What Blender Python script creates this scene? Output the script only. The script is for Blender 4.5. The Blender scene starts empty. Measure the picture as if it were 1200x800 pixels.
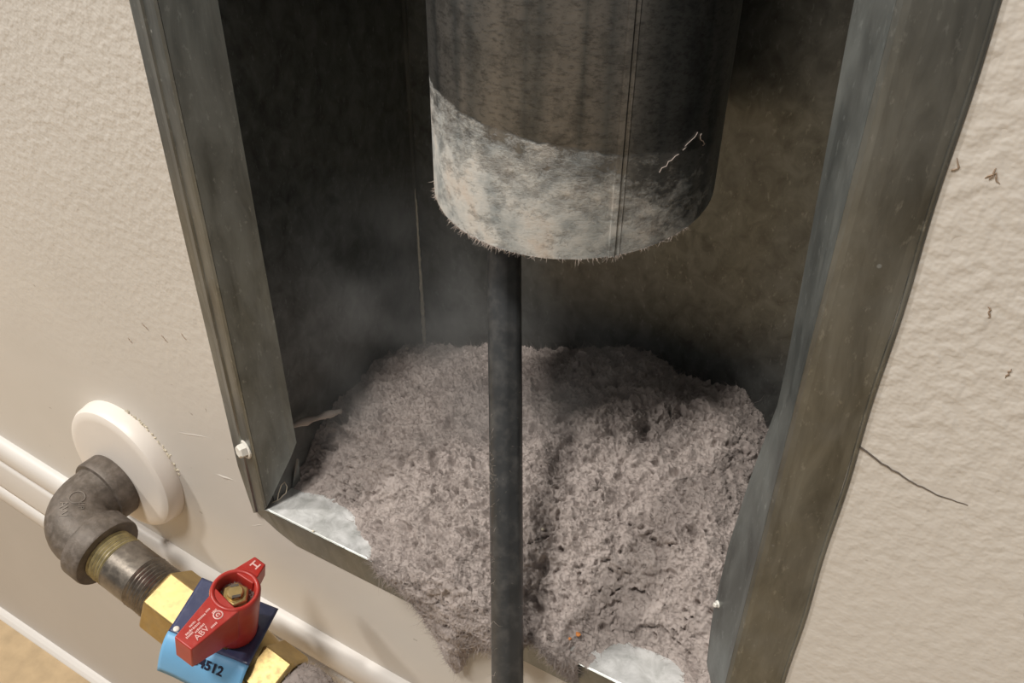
import bpy, bmesh, math, random
import numpy as np
from mathutils import Matrix, Vector

# ------------------------------------------------------------------ units
# Modelled in units of 3.6 mm; origin = lower left corner of the vent box
# front edge; x along the wall, y into the wall, z up.  ZO lifts the room
# floor to z = 0.
U = 0.0036
ZO = 90.5 * U
rng = np.random.default_rng(7)
random.seed(7)
S = bpy.context.scene
COL = S.collection

# ------------------------------------------------------------------ camera
cam = bpy.data.cameras.new('camera')
cam.lens = 28.5
cam.sensor_width = 36.0
cam.clip_start = 0.01
co = bpy.data.objects.new('camera', cam)
COL.objects.link(co)
R_ = Vector((0.8661, 0.4997, 0.0086)); U_ = Vector((-0.2794, 0.4698, 0.8374)); F_ = Vector((-0.4144, 0.7277, -0.5465))
m4 = Matrix.Identity(4)
for i in range(3):
    m4[i][0] = R_[i]; m4[i][1] = U_[i]; m4[i][2] = -F_[i]
m4[0][3], m4[1][3], m4[2][3] = 0.2434, -0.1926, 0.2839 + ZO
co.matrix_world = m4
S.camera = co

# ------------------------------------------------------------------ light
W = bpy.data.worlds.new('room_ambient')
S.world = W
W.use_nodes = True
bg = W.node_tree.nodes['Background']
bg.inputs[0].default_value = (1.0, 0.97, 0.93, 1)
bg.inputs[1].default_value = 0.22


def area(name, loc, target, size, power, col):
    l = bpy.data.lights.new(name, 'AREA')
    l.shape = 'DISK'; l.size = size; l.energy = power; l.color = col
    o = bpy.data.objects.new(name, l)
    COL.objects.link(o)
    o.location = loc
    d = Vector(target) - Vector(loc)
    o.rotation_euler = d.to_track_quat('-Z', 'Y').to_euler()
    return o


area('ceiling_lamp', (-0.10, -0.90, 2.45), (0.11, 0.05, 0.40), 0.45, 44, (1.0, 0.96, 0.895))
area('side_ceiling_lamp', (-1.55, -0.95, 2.15), (0.0, 0.0, 0.4), 0.20, 36, (1.0, 0.96, 0.895))
S.view_settings.view_transform = 'Standard'
S.view_settings.look = 'None'
S.view_settings.exposure = -0.12
S.view_settings.gamma = 1.0
S.view_settings.use_curve_mapping = False


# ------------------------------------------------------------------ node helpers
def mat(name):
    m = bpy.data.materials.new(name)
    m.use_nodes = True
    nt = m.node_tree
    b = nt.nodes['Principled BSDF']
    return m, nt, b


def N(nt, typ, **kw):
    n = nt.nodes.new(typ)
    for k, v in kw.items():
        if k in n.inputs.keys() if hasattr(n.inputs, 'keys') else False:
            n.inputs[k].default_value = v
        else:
            setattr(n, k, v)
    return n


def lk(nt, a, b):
    nt.links.new(a, b)


def coords(nt, scale=(1, 1, 1), rot=(0, 0, 0)):
    t = nt.nodes.new('ShaderNodeNewGeometry')
    mp = nt.nodes.new('ShaderNodeMapping')
    mp.inputs['Scale'].default_value = scale
    mp.inputs['Rotation'].default_value = rot
    lk(nt, t.outputs['Position'], mp.inputs['Vector'])
    return mp.outputs[0]


def noise(nt, vec, scale, detail=4, rough=0.55, dist=0.0):
    n = nt.nodes.new('ShaderNodeTexNoise')
    n.inputs['Scale'].default_value = scale
    n.inputs['Detail'].default_value = detail
    n.inputs['Roughness'].default_value = rough
    n.inputs['Distortion'].default_value = dist
    lk(nt, vec, n.inputs['Vector'])
    return n.outputs['Fac']


def ramp(nt, fac, stops):
    r = nt.nodes.new('ShaderNodeValToRGB')
    e = r.color_ramp.elements
    while len(e) < len(stops):
        e.new(0.5)
    for k, (p, c) in enumerate(stops):
        e[k].position = p
        if isinstance(c, (int, float)):
            c = (c, c, c)
        e[k].color = (c[0], c[1], c[2], 1)
    lk(nt, fac, r.inputs[0])
    return r.outputs[0]


def mixc(nt, fac, a, b, mode='MIX'):
    m = nt.nodes.new('ShaderNodeMix')
    m.data_type = 'RGBA'
    m.blend_type = mode
    for sock, v in ((0, fac), (6, a), (7, b)):
        if hasattr(v, 'is_output'):
            lk(nt, v, m.inputs[sock])
        elif sock == 0:
            m.inputs[0].default_value = v
        else:
            m.inputs[sock].default_value = (v[0], v[1], v[2], 1)
    return m.outputs[2]


def math_(nt, op, a, b=0.0, c=None, clamp=False):
    m = nt.nodes.new('ShaderNodeMath')
    m.operation = op
    m.use_clamp = clamp
    for i, v in enumerate((a, b, c)):
        if v is None:
            continue
        if hasattr(v, 'is_output'):
            lk(nt, v, m.inputs[i])
        else:
            m.inputs[i].default_value = v
    return m.outputs[0]


def bump(nt, b, h, strength, dist):
    n = nt.nodes.new('ShaderNodeBump')
    n.inputs['Strength'].default_value = strength
    n.inputs['Distance'].default_value = dist
    lk(nt, h, n.inputs['Height'])
    lk(nt, n.outputs[0], b.inputs['Normal'])


def sepxyz(nt):
    t = nt.nodes.new('ShaderNodeNewGeometry')
    s = nt.nodes.new('ShaderNodeSeparateXYZ')
    lk(nt, t.outputs['Position'], s.inputs[0])
    return s.outputs


# ------------------------------------------------------------------ materials
def make_paint(name, base, orange=1.0):
    m, nt, b = mat(name)
    v = coords(nt)
    n1 = noise(nt, v, 9, 3)
    c = mixc(nt, ramp(nt, n1, [(0.35, 0.0), (0.65, 1.0)]), tuple(x * 0.95 for x in base), base)
    if orange:
        # little dents where paint is chipped and dirty
        vo = nt.nodes.new('ShaderNodeTexNoise')
        vo.inputs['Scale'].default_value = 150
        vo.inputs['Detail'].default_value = 2
        lk(nt, coords(nt, (1, 1, 1.3), (0, 0.6, 0)), vo.inputs['Vector'])
        sp = ramp(nt, vo.outputs['Fac'], [(0.735, 0.0), (0.77, 1.0)])
        c = mixc(nt, math_(nt, 'MULTIPLY', sp, 0.55), c, (0.25, 0.20, 0.16))
    lk(nt, c, b.inputs['Base Color'])
    b.inputs['Roughness'].default_value = 0.42
    b.inputs['Specular IOR Level'].default_value = 0.4
    if orange:
        n2 = noise(nt, v, 235, 2.0, 0.5)
        n3 = noise(nt, v, 420, 2, 0.5)
        r2 = ramp(nt, n2, [(0.36, 0.0), (0.55, 0.45), (0.78, 1.0)])
        xyz = sepxyz(nt)
        # the wall is trowelled smoother low down to the left of the vent box
        lo = math_(nt, 'ADD', math_(nt, 'MULTIPLY', math_(nt, 'SUBTRACT', xyz[2], ZO + 0.005), 6.0), 0.0, clamp=True)
        ri = math_(nt, 'MULTIPLY', math_(nt, 'SUBTRACT', xyz[0], 0.20), 20.0, clamp=True)
        amp = math_(nt, 'MAXIMUM', math_(nt, 'MAXIMUM', math_(nt, 'MULTIPLY', lo, 0.85), math_(nt, 'MULTIPLY', ri, 0.45)), 0.07)
        h = math_(nt, 'MULTIPLY', math_(nt, 'ADD', r2, math_(nt, 'MULTIPLY', n3, 0.2)), amp)
        n4 = noise(nt, v, 28, 2)
        h = math_(nt, 'ADD', h, math_(nt, 'MULTIPLY', n4, 1.2))
        bump(nt, b, h, 0.55 * orange, 0.00075)
    else:
        n2 = noise(nt, v, 60, 3)
        bump(nt, b, n2, 0.25, 0.0006)
    return m


def make_galv(name, base, rough=0.36, metallic=0.85, dust=0.25, dustcol=(0.34, 0.32, 0.30), low=None, specks=True,
              stretch=(1, 1, 0.25)):
    m, nt, b = mat(name)
    v = coords(nt)
    vs = coords(nt, stretch)
    n1 = noise(nt, vs, 130, 5, 0.6, 0.5)
    n2 = noise(nt, v, 26, 4, 0.6)
    c = mixc(nt, ramp(nt, n1, [(0.3, 0.0), (0.7, 1.0)]), tuple(x * 0.62 for x in base), tuple(min(1, x * 1.35) for x in base))
    n5 = noise(nt, coords(nt, (1, 1, 0.45), (0, 0.06, 0)), 520, 3, 0.7)
    c = mixc(nt, math_(nt, 'MULTIPLY', ramp(nt, n5, [(0.60, 0.0), (0.72, 1.0)]), 0.45), c, tuple(min(1, x * 2.0 + 0.03) for x in base))
    dm = math_(nt, 'MULTIPLY', ramp(nt, n2, [(0.42, 0.0), (0.72, 1.0)]), dust)
    if low is not None:
        # lint film that has settled on the lower part of the sheet
        xyz = sepxyz(nt)
        g = math_(nt, 'SUBTRACT', 1.0, math_(nt, 'DIVIDE', math_(nt, 'SUBTRACT', xyz[2], ZO), low * U), clamp=True)
        g = math_(nt, 'MULTIPLY', g, ramp(nt, noise(nt, v, 34, 5, 0.6), [(0.3, 0.0), (0.65, 0.8)]))
        dm = math_(nt, 'ADD', dm, math_(nt, 'MULTIPLY', g, 0.9), clamp=True)
    if specks:
        sp = nt.nodes.new('ShaderNodeTexVoronoi')
        sp.inputs['Scale'].default_value = 110
        lk(nt, v, sp.inputs['Vector'])
        s1 = ramp(nt, sp.outputs['Distance'], [(0.05, 1.0), (0.075, 0.0)])
        s2 = ramp(nt, sp.outputs['Color'], [(0.42, 0.0), (0.47, 1.0)])
        dm = math_(nt, 'MAXIMUM', dm, math_(nt, 'MULTIPLY', math_(nt, 'MULTIPLY', s1, s2), 0.8))
    c = mixc(nt, dm, c, dustcol)
    lk(nt, c, b.inputs['Base Color'])
    lk(nt, math_(nt, 'MULTIPLY', math_(nt, 'SUBTRACT', 1.0, dm, clamp=True), metallic), b.inputs['Metallic'])
    rr = math_(nt, 'ADD', rough - 0.10, math_(nt, 'MULTIPLY', n1, 0.2))
    rr = math_(nt, 'ADD', rr, math_(nt, 'MULTIPLY', dm, 0.5), clamp=True)
    lk(nt, rr, b.inputs['Roughness'])
    bump(nt, b, noise(nt, vs, 300, 3), 0.12, 0.0004)
    return m


def make_simple(name, base, rough=0.5, metallic=0.0, var=0.15, scale=120, bumpd=0.0, spec=0.5, dust=0.0, dustcol=(.4, .36, .33)):
    m, nt, b = mat(name)
    v = coords(nt)
    n1 = noise(nt, v, scale, 4, 0.6)
    c = mixc(nt, ramp(nt, n1, [(0.3, 0.0), (0.7, 1.0)]), tuple(x * (1 - var) for x in base), tuple(min(1, x * (1 + var)) for x in base))
    if dust:
        dm = math_(nt, 'MULTIPLY', ramp(nt, noise(nt, v, scale * 1.7, 4, 0.65), [(0.45, 0.0), (0.7, 1.0)]), dust)
        c = mixc(nt, dm, c, dustcol)
        lk(nt, math_(nt, 'ADD', rough, math_(nt, 'MULTIPLY', dm, 0.5), clamp=True), b.inputs['Roughness'])
        if metallic:
            lk(nt, math_(nt, 'MULTIPLY', math_(nt, 'SUBTRACT', 1.0, dm, clamp=True), metallic), b.inputs['Metallic'])
    else:
        b.inputs['Roughness'].default_value = rough
        b.inputs['Metallic'].default_value = metallic
    lk(nt, c, b.inputs['Base Color'])
    b.inputs['Specular IOR Level'].default_value = spec
    if bumpd:
        bump(nt, b, noise(nt, v, scale * 2.2, 4, 0.65), 0.6, bumpd)
    return m


M = {}
M['wall'] = make_paint('cream_wall_paint', (0.64, 0.60, 0.55), 1.0)
M['trim'] = make_paint('white_trim_paint', (0.70, 0.665, 0.63), 0)
M['board'] = make_paint('beige_board_paint', (0.50, 0.46, 0.42), 0)
M['floor'] = make_simple('tan_floor', (0.47, 0.345, 0.205), 0.5, 0, 0.12, 60, 0.0003)
M['flange'] = make_galv('galvanized_flange', (0.165, 0.172, 0.163), 0.34, 0.80, 0.30, (0.235, 0.238, 0.225))
M['lip'] = make_galv('dull_galvanized_lip', (0.165, 0.180, 0.178), 0.40, 0.62, 0.35, (0.235, 0.24, 0.23))  # cooler, rougher and less metallic than the flange sheet
M['panel'] = make_galv('dusty_galvanized_panel', (0.162, 0.172, 0.167), 0.37, 0.85, 0.10, (0.22, 0.21, 0.20), low=24, stretch=(1, 1, 0.8))
M['pan'] = make_galv('bright_galvanized_pan', (0.80, 0.81, 0.78), 0.42, 0.5, 0.30, (0.62, 0.60, 0.56), stretch=(1, 1, 1))
M['black'] = make_simple('black_rubber', (0.034, 0.036, 0.038), 0.34, 0, 0.2, 90, 0.0001, 0.6, 0.22, (0.20, 0.19, 0.18))
M['plastic'] = make_simple('white_plastic', (0.80, 0.74, 0.68), 0.40, 0, 0.02, 30)
M['iron'] = make_simple('black_iron', (0.12, 0.098, 0.080), 0.50, 0.25, 0.25, 160, 0.00035, 0.5, 0.45, (0.25, 0.21, 0.185))
M['steel'] = make_simple('dark_pipe_steel', (0.20, 0.175, 0.15), 0.30, 0.8, 0.3, 200, 0.0001, 0.5, 0.25, (0.3, 0.26, 0.2))
M['ironedge'] = make_simple('lightened_iron', (0.19, 0.16, 0.135), 0.6, 0.1, 0.2)  # iron lightened in colour to offset the shade on the cast marks
M['sealant'] = make_simple('yellowed_thread_sealant', (0.36, 0.30, 0.15), 0.55, 0.2, 0.35, 220, 0.0003)
M['brass'] = make_simple('brass', (0.46, 0.33, 0.14), 0.40, 0.85, 0.12, 150, 0.00005, 0.5, 0.2, (0.4, 0.3, 0.2))
M['red'] = make_simple('red_plastic', (0.40, 0.028, 0.020), 0.35, 0, 0.1, 90, 0.00006, 0.5, 0.12, (0.55, 0.25, 0.22))
M['print'] = make_simple('pale_print', (0.72, 0.45, 0.42), 0.5, 0, 0.1)
M['navy'] = make_simple('navy_tag_card', (0.045, 0.055, 0.12), 0.28, 0, 0.15, 70, 0.00008, 0.6, 0.12, (0.35, 0.35, 0.45))
M['blue'] = make_simple('light_blue_tag_card', (0.16, 0.40, 0.66), 0.45, 0, 0.06, 60)
M['ink'] = make_simple('black_ink', (0.01, 0.01, 0.03), 0.5)
M['whitepaint'] = make_simple('white_painted_screw', (0.75, 0.72, 0.66), 0.4, 0, 0.08)
M['fibre'] = make_simple('pale_fibre', (0.42, 0.36, 0.32), 0.8, 0, 0.2)
M['caulk'] = make_simple('yellowed_caulk', (0.60, 0.54, 0.42), 0.6, 0, 0.2, 200, 0.0003)
M['crumb'] = make_simple('cream_crumb', (0.80, 0.72, 0.58), 0.6)
M['chip'] = make_simple('orange_chip', (0.60, 0.22, 0.06), 0.6)
M['darkline'] = make_simple('dark_crack_dirt', (0.10, 0.08, 0.065), 0.9)
M['scuff'] = make_simple('brown_scuff', (0.30, 0.22, 0.16), 0.9)


def make_lint():
    m, nt, b = mat('grey_dryer_lint')
    v = coords(nt)
    n1 = noise(nt, v, 90, 6, 0.65, 0.6)
    n2 = noise(nt, v, 700, 3, 0.7)
    n3 = noise(nt, v, 18, 3)
    c = ramp(nt, n1, [(0.28, (0.265, 0.223, 0.206)), (0.5, (0.370, 0.318, 0.295)), (0.72, (0.44, 0.382, 0.355))])
    c = mixc(nt, math_(nt, 'MULTIPLY', ramp(nt, n2, [(0.35, 0.0), (0.7, 1.0)]), 0.35), c, (0.46, 0.40, 0.375))
    c = mixc(nt, math_(nt, 'MULTIPLY', ramp(nt, n3, [(0.45, 0.0), (0.7, 1.0)]), 0.25), c, (0.30, 0.25, 0.235))
    lk(nt, c, b.inputs['Base Color'])
    b.inputs['Roughness'].default_value = 0.95
    b.inputs['Specular IOR Level'].default_value = 0.05
    b.inputs['Sheen Weight'].default_value = 0.25
    b.inputs['Sheen Roughness'].default_value = 0.6
    b.inputs['Sheen Tint'].default_value = (0.9, 0.82, 0.78, 1)
    bump(nt, b, n2, 0.5, 0.0005)
    return m


M['lint'] = make_lint()


def make_duct():
    m, nt, b = mat('old_galvanized_duct')
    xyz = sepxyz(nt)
    # cylinder angle for reflection bands painted into the base colour, running up the pipe
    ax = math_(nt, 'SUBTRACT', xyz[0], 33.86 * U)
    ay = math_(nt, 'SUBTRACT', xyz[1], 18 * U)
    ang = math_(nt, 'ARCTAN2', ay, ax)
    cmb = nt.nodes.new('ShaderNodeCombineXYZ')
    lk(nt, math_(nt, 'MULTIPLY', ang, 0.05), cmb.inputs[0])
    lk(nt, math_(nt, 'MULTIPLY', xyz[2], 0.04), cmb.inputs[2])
    refl_band = noise(nt, cmb.outputs[0], 52, 2, 0.45)
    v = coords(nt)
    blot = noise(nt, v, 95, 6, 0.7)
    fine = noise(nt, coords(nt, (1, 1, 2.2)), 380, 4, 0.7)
    c = ramp(nt, refl_band, [(0.34, (0.13, 0.14, 0.145)), (0.46, (0.25, 0.245, 0.235)), (0.55, (0.14, 0.148, 0.15)), (0.66, (0.27, 0.262, 0.25))])
    c = mixc(nt, math_(nt, 'MULTIPLY', ramp(nt, blot, [(0.40, 1.0), (0.5, 0.0)]), 0.4), c, (0.055, 0.058, 0.058))
    c = mixc(nt, math_(nt, 'MULTIPLY', ramp(nt, fine, [(0.48, 0.0), (0.66, 1.0)]), 0.55), c, (0.05, 0.05, 0.05))
    scr = ramp(nt, blot, [(0.60, 0.0), (0.74, 1.0)])
    c = mixc(nt, math_(nt, 'MULTIPLY', scr, 0.3), c, (0.42, 0.42, 0.40))
    # pale crust of lint dust on the lowest hand's breadth, higher on the left
    edge = math_(nt, 'SUBTRACT', math_(nt, 'MULTIPLY', ax, -0.155), math_(nt, 'MULTIPLY', math_(nt, 'ABSOLUTE', ax), 0.0))
    top = math_(nt, 'ADD', edge, ZO + 56.6 * U)
    wob = math_(nt, 'MULTIPLY', math_(nt, 'SUBTRACT', noise(nt, v, 60, 5, 0.65), 0.5), 0.006)
    d = math_(nt, 'SUBTRACT', math_(nt, 'ADD', top, wob), xyz[2])
    band = math_(nt, 'MULTIPLY', d, 900.0, clamp=True)
    depth = math_(nt, 'MULTIPLY', d, 42.0, clamp=True)
    crust = noise(nt, coords(nt, (1, 1, 1.5)), 120, 9, 0.76)
    crust = math_(nt, 'ADD', crust, math_(nt, 'MULTIPLY', math_(nt, 'SUBTRACT', depth, 0.5), 0.22))
    # thinner crust at the right, sound metal shows through
    rightm = math_(nt, 'MULTIPLY', math_(nt, 'SUBTRACT', ax, 0.028), 40.0, clamp=True)
    crust = math_(nt, 'SUBTRACT', crust, math_(nt, 'MULTIPLY', rightm, 0.18))
    cm = ramp(nt, crust, [(0.36, 0.12), (0.47, 0.55), (0.58, 1.0)])
    film = math_(nt, 'MULTIPLY', band, cm)
    dustc = ramp(nt, noise(nt, v, 70, 5, 0.6), [(0.34, (0.29, 0.31, 0.31)), (0.46, (0.46, 0.465, 0.45)), (0.55, (0.55, 0.54, 0.51)), (0.68, (0.56, 0.50, 0.44))])
    c = mixc(nt, film, c, dustc)
    lk(nt, c, b.inputs['Base Color'])
    lk(nt, math_(nt, 'MULTIPLY', math_(nt, 'SUBTRACT', 1.0, film, clamp=True), 0.85), b.inputs['Metallic'])
    lk(nt, math_(nt, 'ADD', 0.36, math_(nt, 'MULTIPLY', film, 0.55), clamp=True), b.inputs['Roughness'])
    hh = math_(nt, 'ADD', math_(nt, 'MULTIPLY', film, math_(nt, 'ADD', crust, 0.6)), math_(nt, 'MULTIPLY', fine, 0.15))
    bump(nt, b, hh, 0.55, 0.0009)
    return m


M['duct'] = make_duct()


# ------------------------------------------------------------------ object helpers
def wpt(p):
    return (p[0] * U, p[1] * U, p[2] * U + ZO)


def link_mesh(name, me, material, parent=None, smooth=False, props=None):
    o = bpy.data.objects.new(name, me)
    COL.objects.link(o)
    if material is not None:
        me.materials.append(material)
    if smooth:
        me.polygons.foreach_set('use_smooth', [True] * len(me.polygons))
    if parent is not None:
        o.parent = parent
    if props:
        for k, v in props.items():
            o[k] = v
    return o


def root_of(p):
    """world offset of the thing a part hangs from"""
    off = Vector((0, 0, 0))
    while p is not None:
        off += p.location
        p = p.parent
    return off


def obj(name, bm, material, parent=None, smooth=False, origin=None, **props):
    """bm in units -> one mesh object in metres"""
    off = root_of(parent) if parent is not None else (Vector(wpt(origin)) if origin is not None else Vector((0, 0, 0)))
    for v in bm.verts:
        v.co = Vector(wpt(v.co)) - off
    bmesh.ops.recalc_face_normals(bm, faces=bm.faces)
    me = bpy.data.meshes.new(name)
    bm.to_mesh(me)
    bm.free()
    o = link_mesh(name, me, material, parent, smooth, props)
    if parent is None and origin is not None:
        o.location = off
    return o


def thing(name, label, cat, loc, group=None):
    o = bpy.data.objects.new(name, None)
    COL.objects.link(o)
    o.empty_display_size = 0.02
    o.location = wpt(loc)
    o['label'] = label
    o['category'] = cat
    if group:
        o['group'] = group
    return o


def sm_angle(o, deg=35):
    me = o.data
    me.polygons.foreach_set('use_smooth', [True] * len(me.polygons))
    bm = bmesh.new(); bm.from_mesh(me)
    lim = math.radians(deg)
    for e in bm.edges:
        if len(e.link_faces) == 2:
            e.smooth = e.calc_face_angle(0) < lim
    bm.to_mesh(me); bm.free()


def bevel(o, w, seg=2):
    md = o.modifiers.new('bevel', 'BEVEL')
    md.width = w * U
    md.segments = seg
    md.limit_method = 'ANGLE'
    md.angle_limit = math.radians(32)
    return o


def box(bm, x0, x1, y0, y1, z0, z1):
    vs = [bm.verts.new((x, y, z)) for x in (x0, x1) for y in (y0, y1) for z in (z0, z1)]
    for f in ((0, 1, 3, 2), (4, 6, 7, 5), (0, 4, 5, 1), (2, 3, 7, 6), (0, 2, 6, 4), (1, 5, 7, 3)):
        bm.faces.new([vs[i] for i in f])


def prism(bm, pts, off):
    """closed polygon pts extruded by vector off"""
    a = [bm.verts.new(p) for p in pts]
    b = [bm.verts.new(tuple(p[i] + off[i] for i in range(3))) for p in pts]
    bm.faces.new(a[::-1]); bm.faces.new(b)
    n = len(pts)
    for i in range(n):
        bm.faces.new((a[i], a[(i + 1) % n], b[(i + 1) % n], b[i]))


def tube(bm, path, rad, seg=8, cap=True):
    path = [Vector(p) for p in path]
    n = len(path)
    if not hasattr(rad, '__len__'):
        rad = [rad] * n
    rings = []
    ref = None
    for i, p in enumerate(path):
        t = (path[min(i + 1, n - 1)] - path[max(i - 1, 0)]).normalized()
        if ref is None:
            ref = t.orthogonal().normalized()
        ref = (ref - t * ref.dot(t)).normalized()
        bn = t.cross(ref)
        rings.append([bm.verts.new(p + (ref * math.cos(2 * math.pi * k / seg) + bn * math.sin(2 * math.pi * k / seg)) * rad[i]) for k in range(seg)])
    for i in range(n - 1):
        for k in range(seg):
            bm.faces.new((rings[i][k], rings[i][(k + 1) % seg], rings[i + 1][(k + 1) % seg], rings[i + 1][k]))
    if cap:
        bm.faces.new(rings[0][::-1]); bm.faces.new(rings[-1])
    return rings


def lathe(bm, prof, org, axis, seg=32, phase=0.0, closed=False):
    """prof: list of (along, radius); closed -> last joins first"""
    axis = Vector(axis).normalized()
    org = Vector(org)
    e1 = axis.orthogonal().normalized()
    if abs(axis.z) < 0.9:
        e1 = Vector((0, 0, 1)); e1 = (e1 - axis * e1.dot(axis)).normalized()
    e2 = axis.cross(e1)
    rings = []
    for (a, r) in prof:
        if r < 1e-6:
            rings.append([bm.verts.new(org + axis * a)])
        else:
            rings.append([bm.verts.new(org + axis * a + (e1 * math.cos(phase + 2 * math.pi * k / seg) + e2 * math.sin(phase + 2 * math.pi * k / seg)) * r) for k in range(seg)])
    n = len(rings)
    for i in range(n if closed else n - 1):
        A, B = rings[i], rings[(i + 1) % n]
        for k in range(seg):
            k2 = (k + 1) % seg
            if len(A) == 1 and len(B) == 1:
                continue
            if len(A) == 1:
                bm.faces.new((A[0], B[k2], B[k]))
            elif len(B) == 1:
                bm.faces.new((A[k], A[k2], B[0]))
            else:
                bm.faces.new((A[k], A[k2], B[k2], B[k]))
    return rings


def frame_box(bm, org, ex, ey, ez, x0, x1, y0, y1, z0, z1):
    org = Vector(org)
    vs = [bm.verts.new(org + ex * x + ey * y + ez * z) for x in (x0, x1) for y in (y0, y1) for z in (z0, z1)]
    for f in ((0, 1, 3, 2), (4, 6, 7, 5), (0, 4, 5, 1), (2, 3, 7, 6), (0, 2, 6, 4), (1, 5, 7, 3)):
        bm.faces.new([vs[i] for i in f])


def text_bm(body, size, org, ex, ey, ez, depth=0.05, align='CENTER', bold=0.0):
    """raised lettering as mesh, laid on the plane (ex, ey) at org, in units"""
    cu = bpy.data.curves.new('lettering', 'FONT')
    cu.body = body
    cu.size = size
    cu.extrude = depth
    cu.align_x = align
    cu.align_y = 'CENTER'
    cu.resolution_u = 2
    cu.offset = bold
    to = bpy.data.objects.new('lettering', cu)
    COL.objects.link(to)
    bpy.context.view_layer.update()
    me = bpy.data.meshes.new_from_object(to.evaluated_get(bpy.context.evaluated_depsgraph_get()))
    bm = bmesh.new()
    bm.from_mesh(me)
    bpy.data.objects.remove(to); bpy.data.curves.remove(cu); bpy.data.meshes.remove(me)
    org = Vector(org)
    for v in bm.verts:
        v.co = org + ex * v.co.x + ey * v.co.y + ez * v.co.z
    return bm


# ------------------------------------------------------------------ numpy gradient noise
PERM = rng.permutation(512)
GR = rng.normal(size=(512, 3)); GR /= np.linalg.norm(GR, axis=1)[:, None]


def perlin(p):
    i = np.floor(p).astype(np.int64)
    f = p - i
    u = f * f * f * (f * (f * 6 - 15) + 10)
    out = 0
    for dx in (0, 1):
        wx = u[:, 0] if dx else 1 - u[:, 0]
        for dy in (0, 1):
            wy = u[:, 1] if dy else 1 - u[:, 1]
            for dz in (0, 1):
                wz = u[:, 2] if dz else 1 - u[:, 2]
                h = PERM[(PERM[(PERM[(i[:, 0] + dx) & 511] + i[:, 1] + dy) & 511] + i[:, 2] + dz) & 511]
                g = GR[h]
                out = out + wx * wy * wz * (g[:, 0] * (f[:, 0] - dx) + g[:, 1] * (f[:, 1] - dy) + g[:, 2] * (f[:, 2] - dz))
    return out


# ------------------------------------------------------------------ the setting
def struct(name, bm, material, parent=None, smooth=False, **props):
    o = obj(name, bm, material, parent, smooth, kind='structure', **props)
    return o


FLOOR = -90.5
HAZE = 5.0
ZT = 124.0          # top of the vent box
XR = 62.6           # right crest of the frame
bm = bmesh.new()
xs = [-420, -3.0, 65.0, 420]; zs = [FLOOR, -3.0, ZT - 2, 620]
for i in range(3):
    for j in range(3):
        if i == 1 and j == 1:
            continue
        # hole for the recessed box in the middle
        box(bm, xs[i], xs[i + 1], 0, 4.5, zs[j], zs[j + 1])
bmesh.ops.remove_doubles(bm, verts=bm.verts, dist=0.001)
# drop the inner faces left where two blocks touch
from collections import Counter
cnt = Counter(tuple(sorted(v.index for v in f.verts)) for f in bm.faces)
dead = []
seen = {}
for f in bm.faces:
    k = frozenset(v for v in f.verts)
    if k in seen:
        dead += [f, seen[k]]
    seen[k] = f
bmesh.ops.delete(bm, geom=list(set(dead)), context='FACES_ONLY')
wall = struct('wall_back', bm, M['wall'])

bm = bmesh.new(); box(bm, -420, 420, -620, 4.5, FLOOR - 6, FLOOR)
struct('floor', bm, M['floor'])


def ztop(x):
    return float(np.interp(x, [-420, -110, -70, -19, 16, 420], [-14.5, -14.5, -18.6, -23.3, -24.4, -25.0]))


# baseboard: moulded cap on a tall flat board
def sweep_x(bm, prof, xsamp):
    rings = []
    for x in xsamp:
        z0 = ztop(x)
        rings.append([bm.verts.new((x, y, z0 + dz)) for (y, dz) in prof])
    n = len(prof)
    for a, b in zip(rings[:-1], rings[1:]):
        for k in range(n):
            bm.faces.new((a[k], a[(k + 1) % n], b[(k + 1) % n], b[k]))
    bm.faces.new(rings[0]); bm.faces.new(rings[-1][::-1])


XS = [-420, -110, -95, -82, -70, -57, -44, -32, -19, -2, 16, 60, 420]
cap = [(0.4, 0.35), (-0.45, 0.25), (-1.25, -0.15), (-1.75, -0.9), (-1.95, -2.0), (-1.95, -3.4), (-1.75, -4.4), (-1.3, -5.2),
       (-0.8, -5.7), (-0.75, -6.2), (-1.25, -6.5), (-1.45, -7.2), (-1.5, -13.5), (-1.4, -14.4), (-0.95, -14.8), (-0.95, -15.3),
       (-1.5, -15.6), (-1.75, -16.6), (-1.7, -18.4), (-1.3, -19.6), (-0.9, -20.2), (0.4, -20.2)]
bm = bmesh.new(); sweep_x(bm, cap, XS)
o = struct('trim_1', bm, M['trim']); sm_angle(o, 50)
bm = bmesh.new()
rings = []
for x in XS:
    rings.append([bm.verts.new(p) for p in ((x, 0.2, ztop(x) - 18), (x, -0.95, ztop(x) - 18), (x, -0.95, FLOOR), (x, 0.2, FLOOR))])
for a, b in zip(rings[:-1], rings[1:]):
    for k in range(4):
        bm.faces.new((a[k], a[(k + 1) % 4], b[(k + 1) % 4], b[k]))
bm.faces.new(rings[0]); bm.faces.new(rings[-1][::-1])
struct('baseboard_back', bm, M['board'])
bm = bmesh.new()
pr = [(-0.9, 1.6), (-1.5, 1.5), (-2.2, 1.0), (-2.7, 0.3), (-2.8, 0.0), (-0.9, 0.0)]
a = [bm.verts.new((-420, y, FLOOR + z)) for y, z in pr]; b = [bm.verts.new((420, y, FLOOR + z)) for y, z in pr]
for k in range(6):
    bm.faces.new((a[k], a[(k + 1) % 6], b[(k + 1) % 6], b[k]))
bm.faces.new(a); bm.faces.new(b[::-1])
struct('trim_2', bm, M['trim'])

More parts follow.
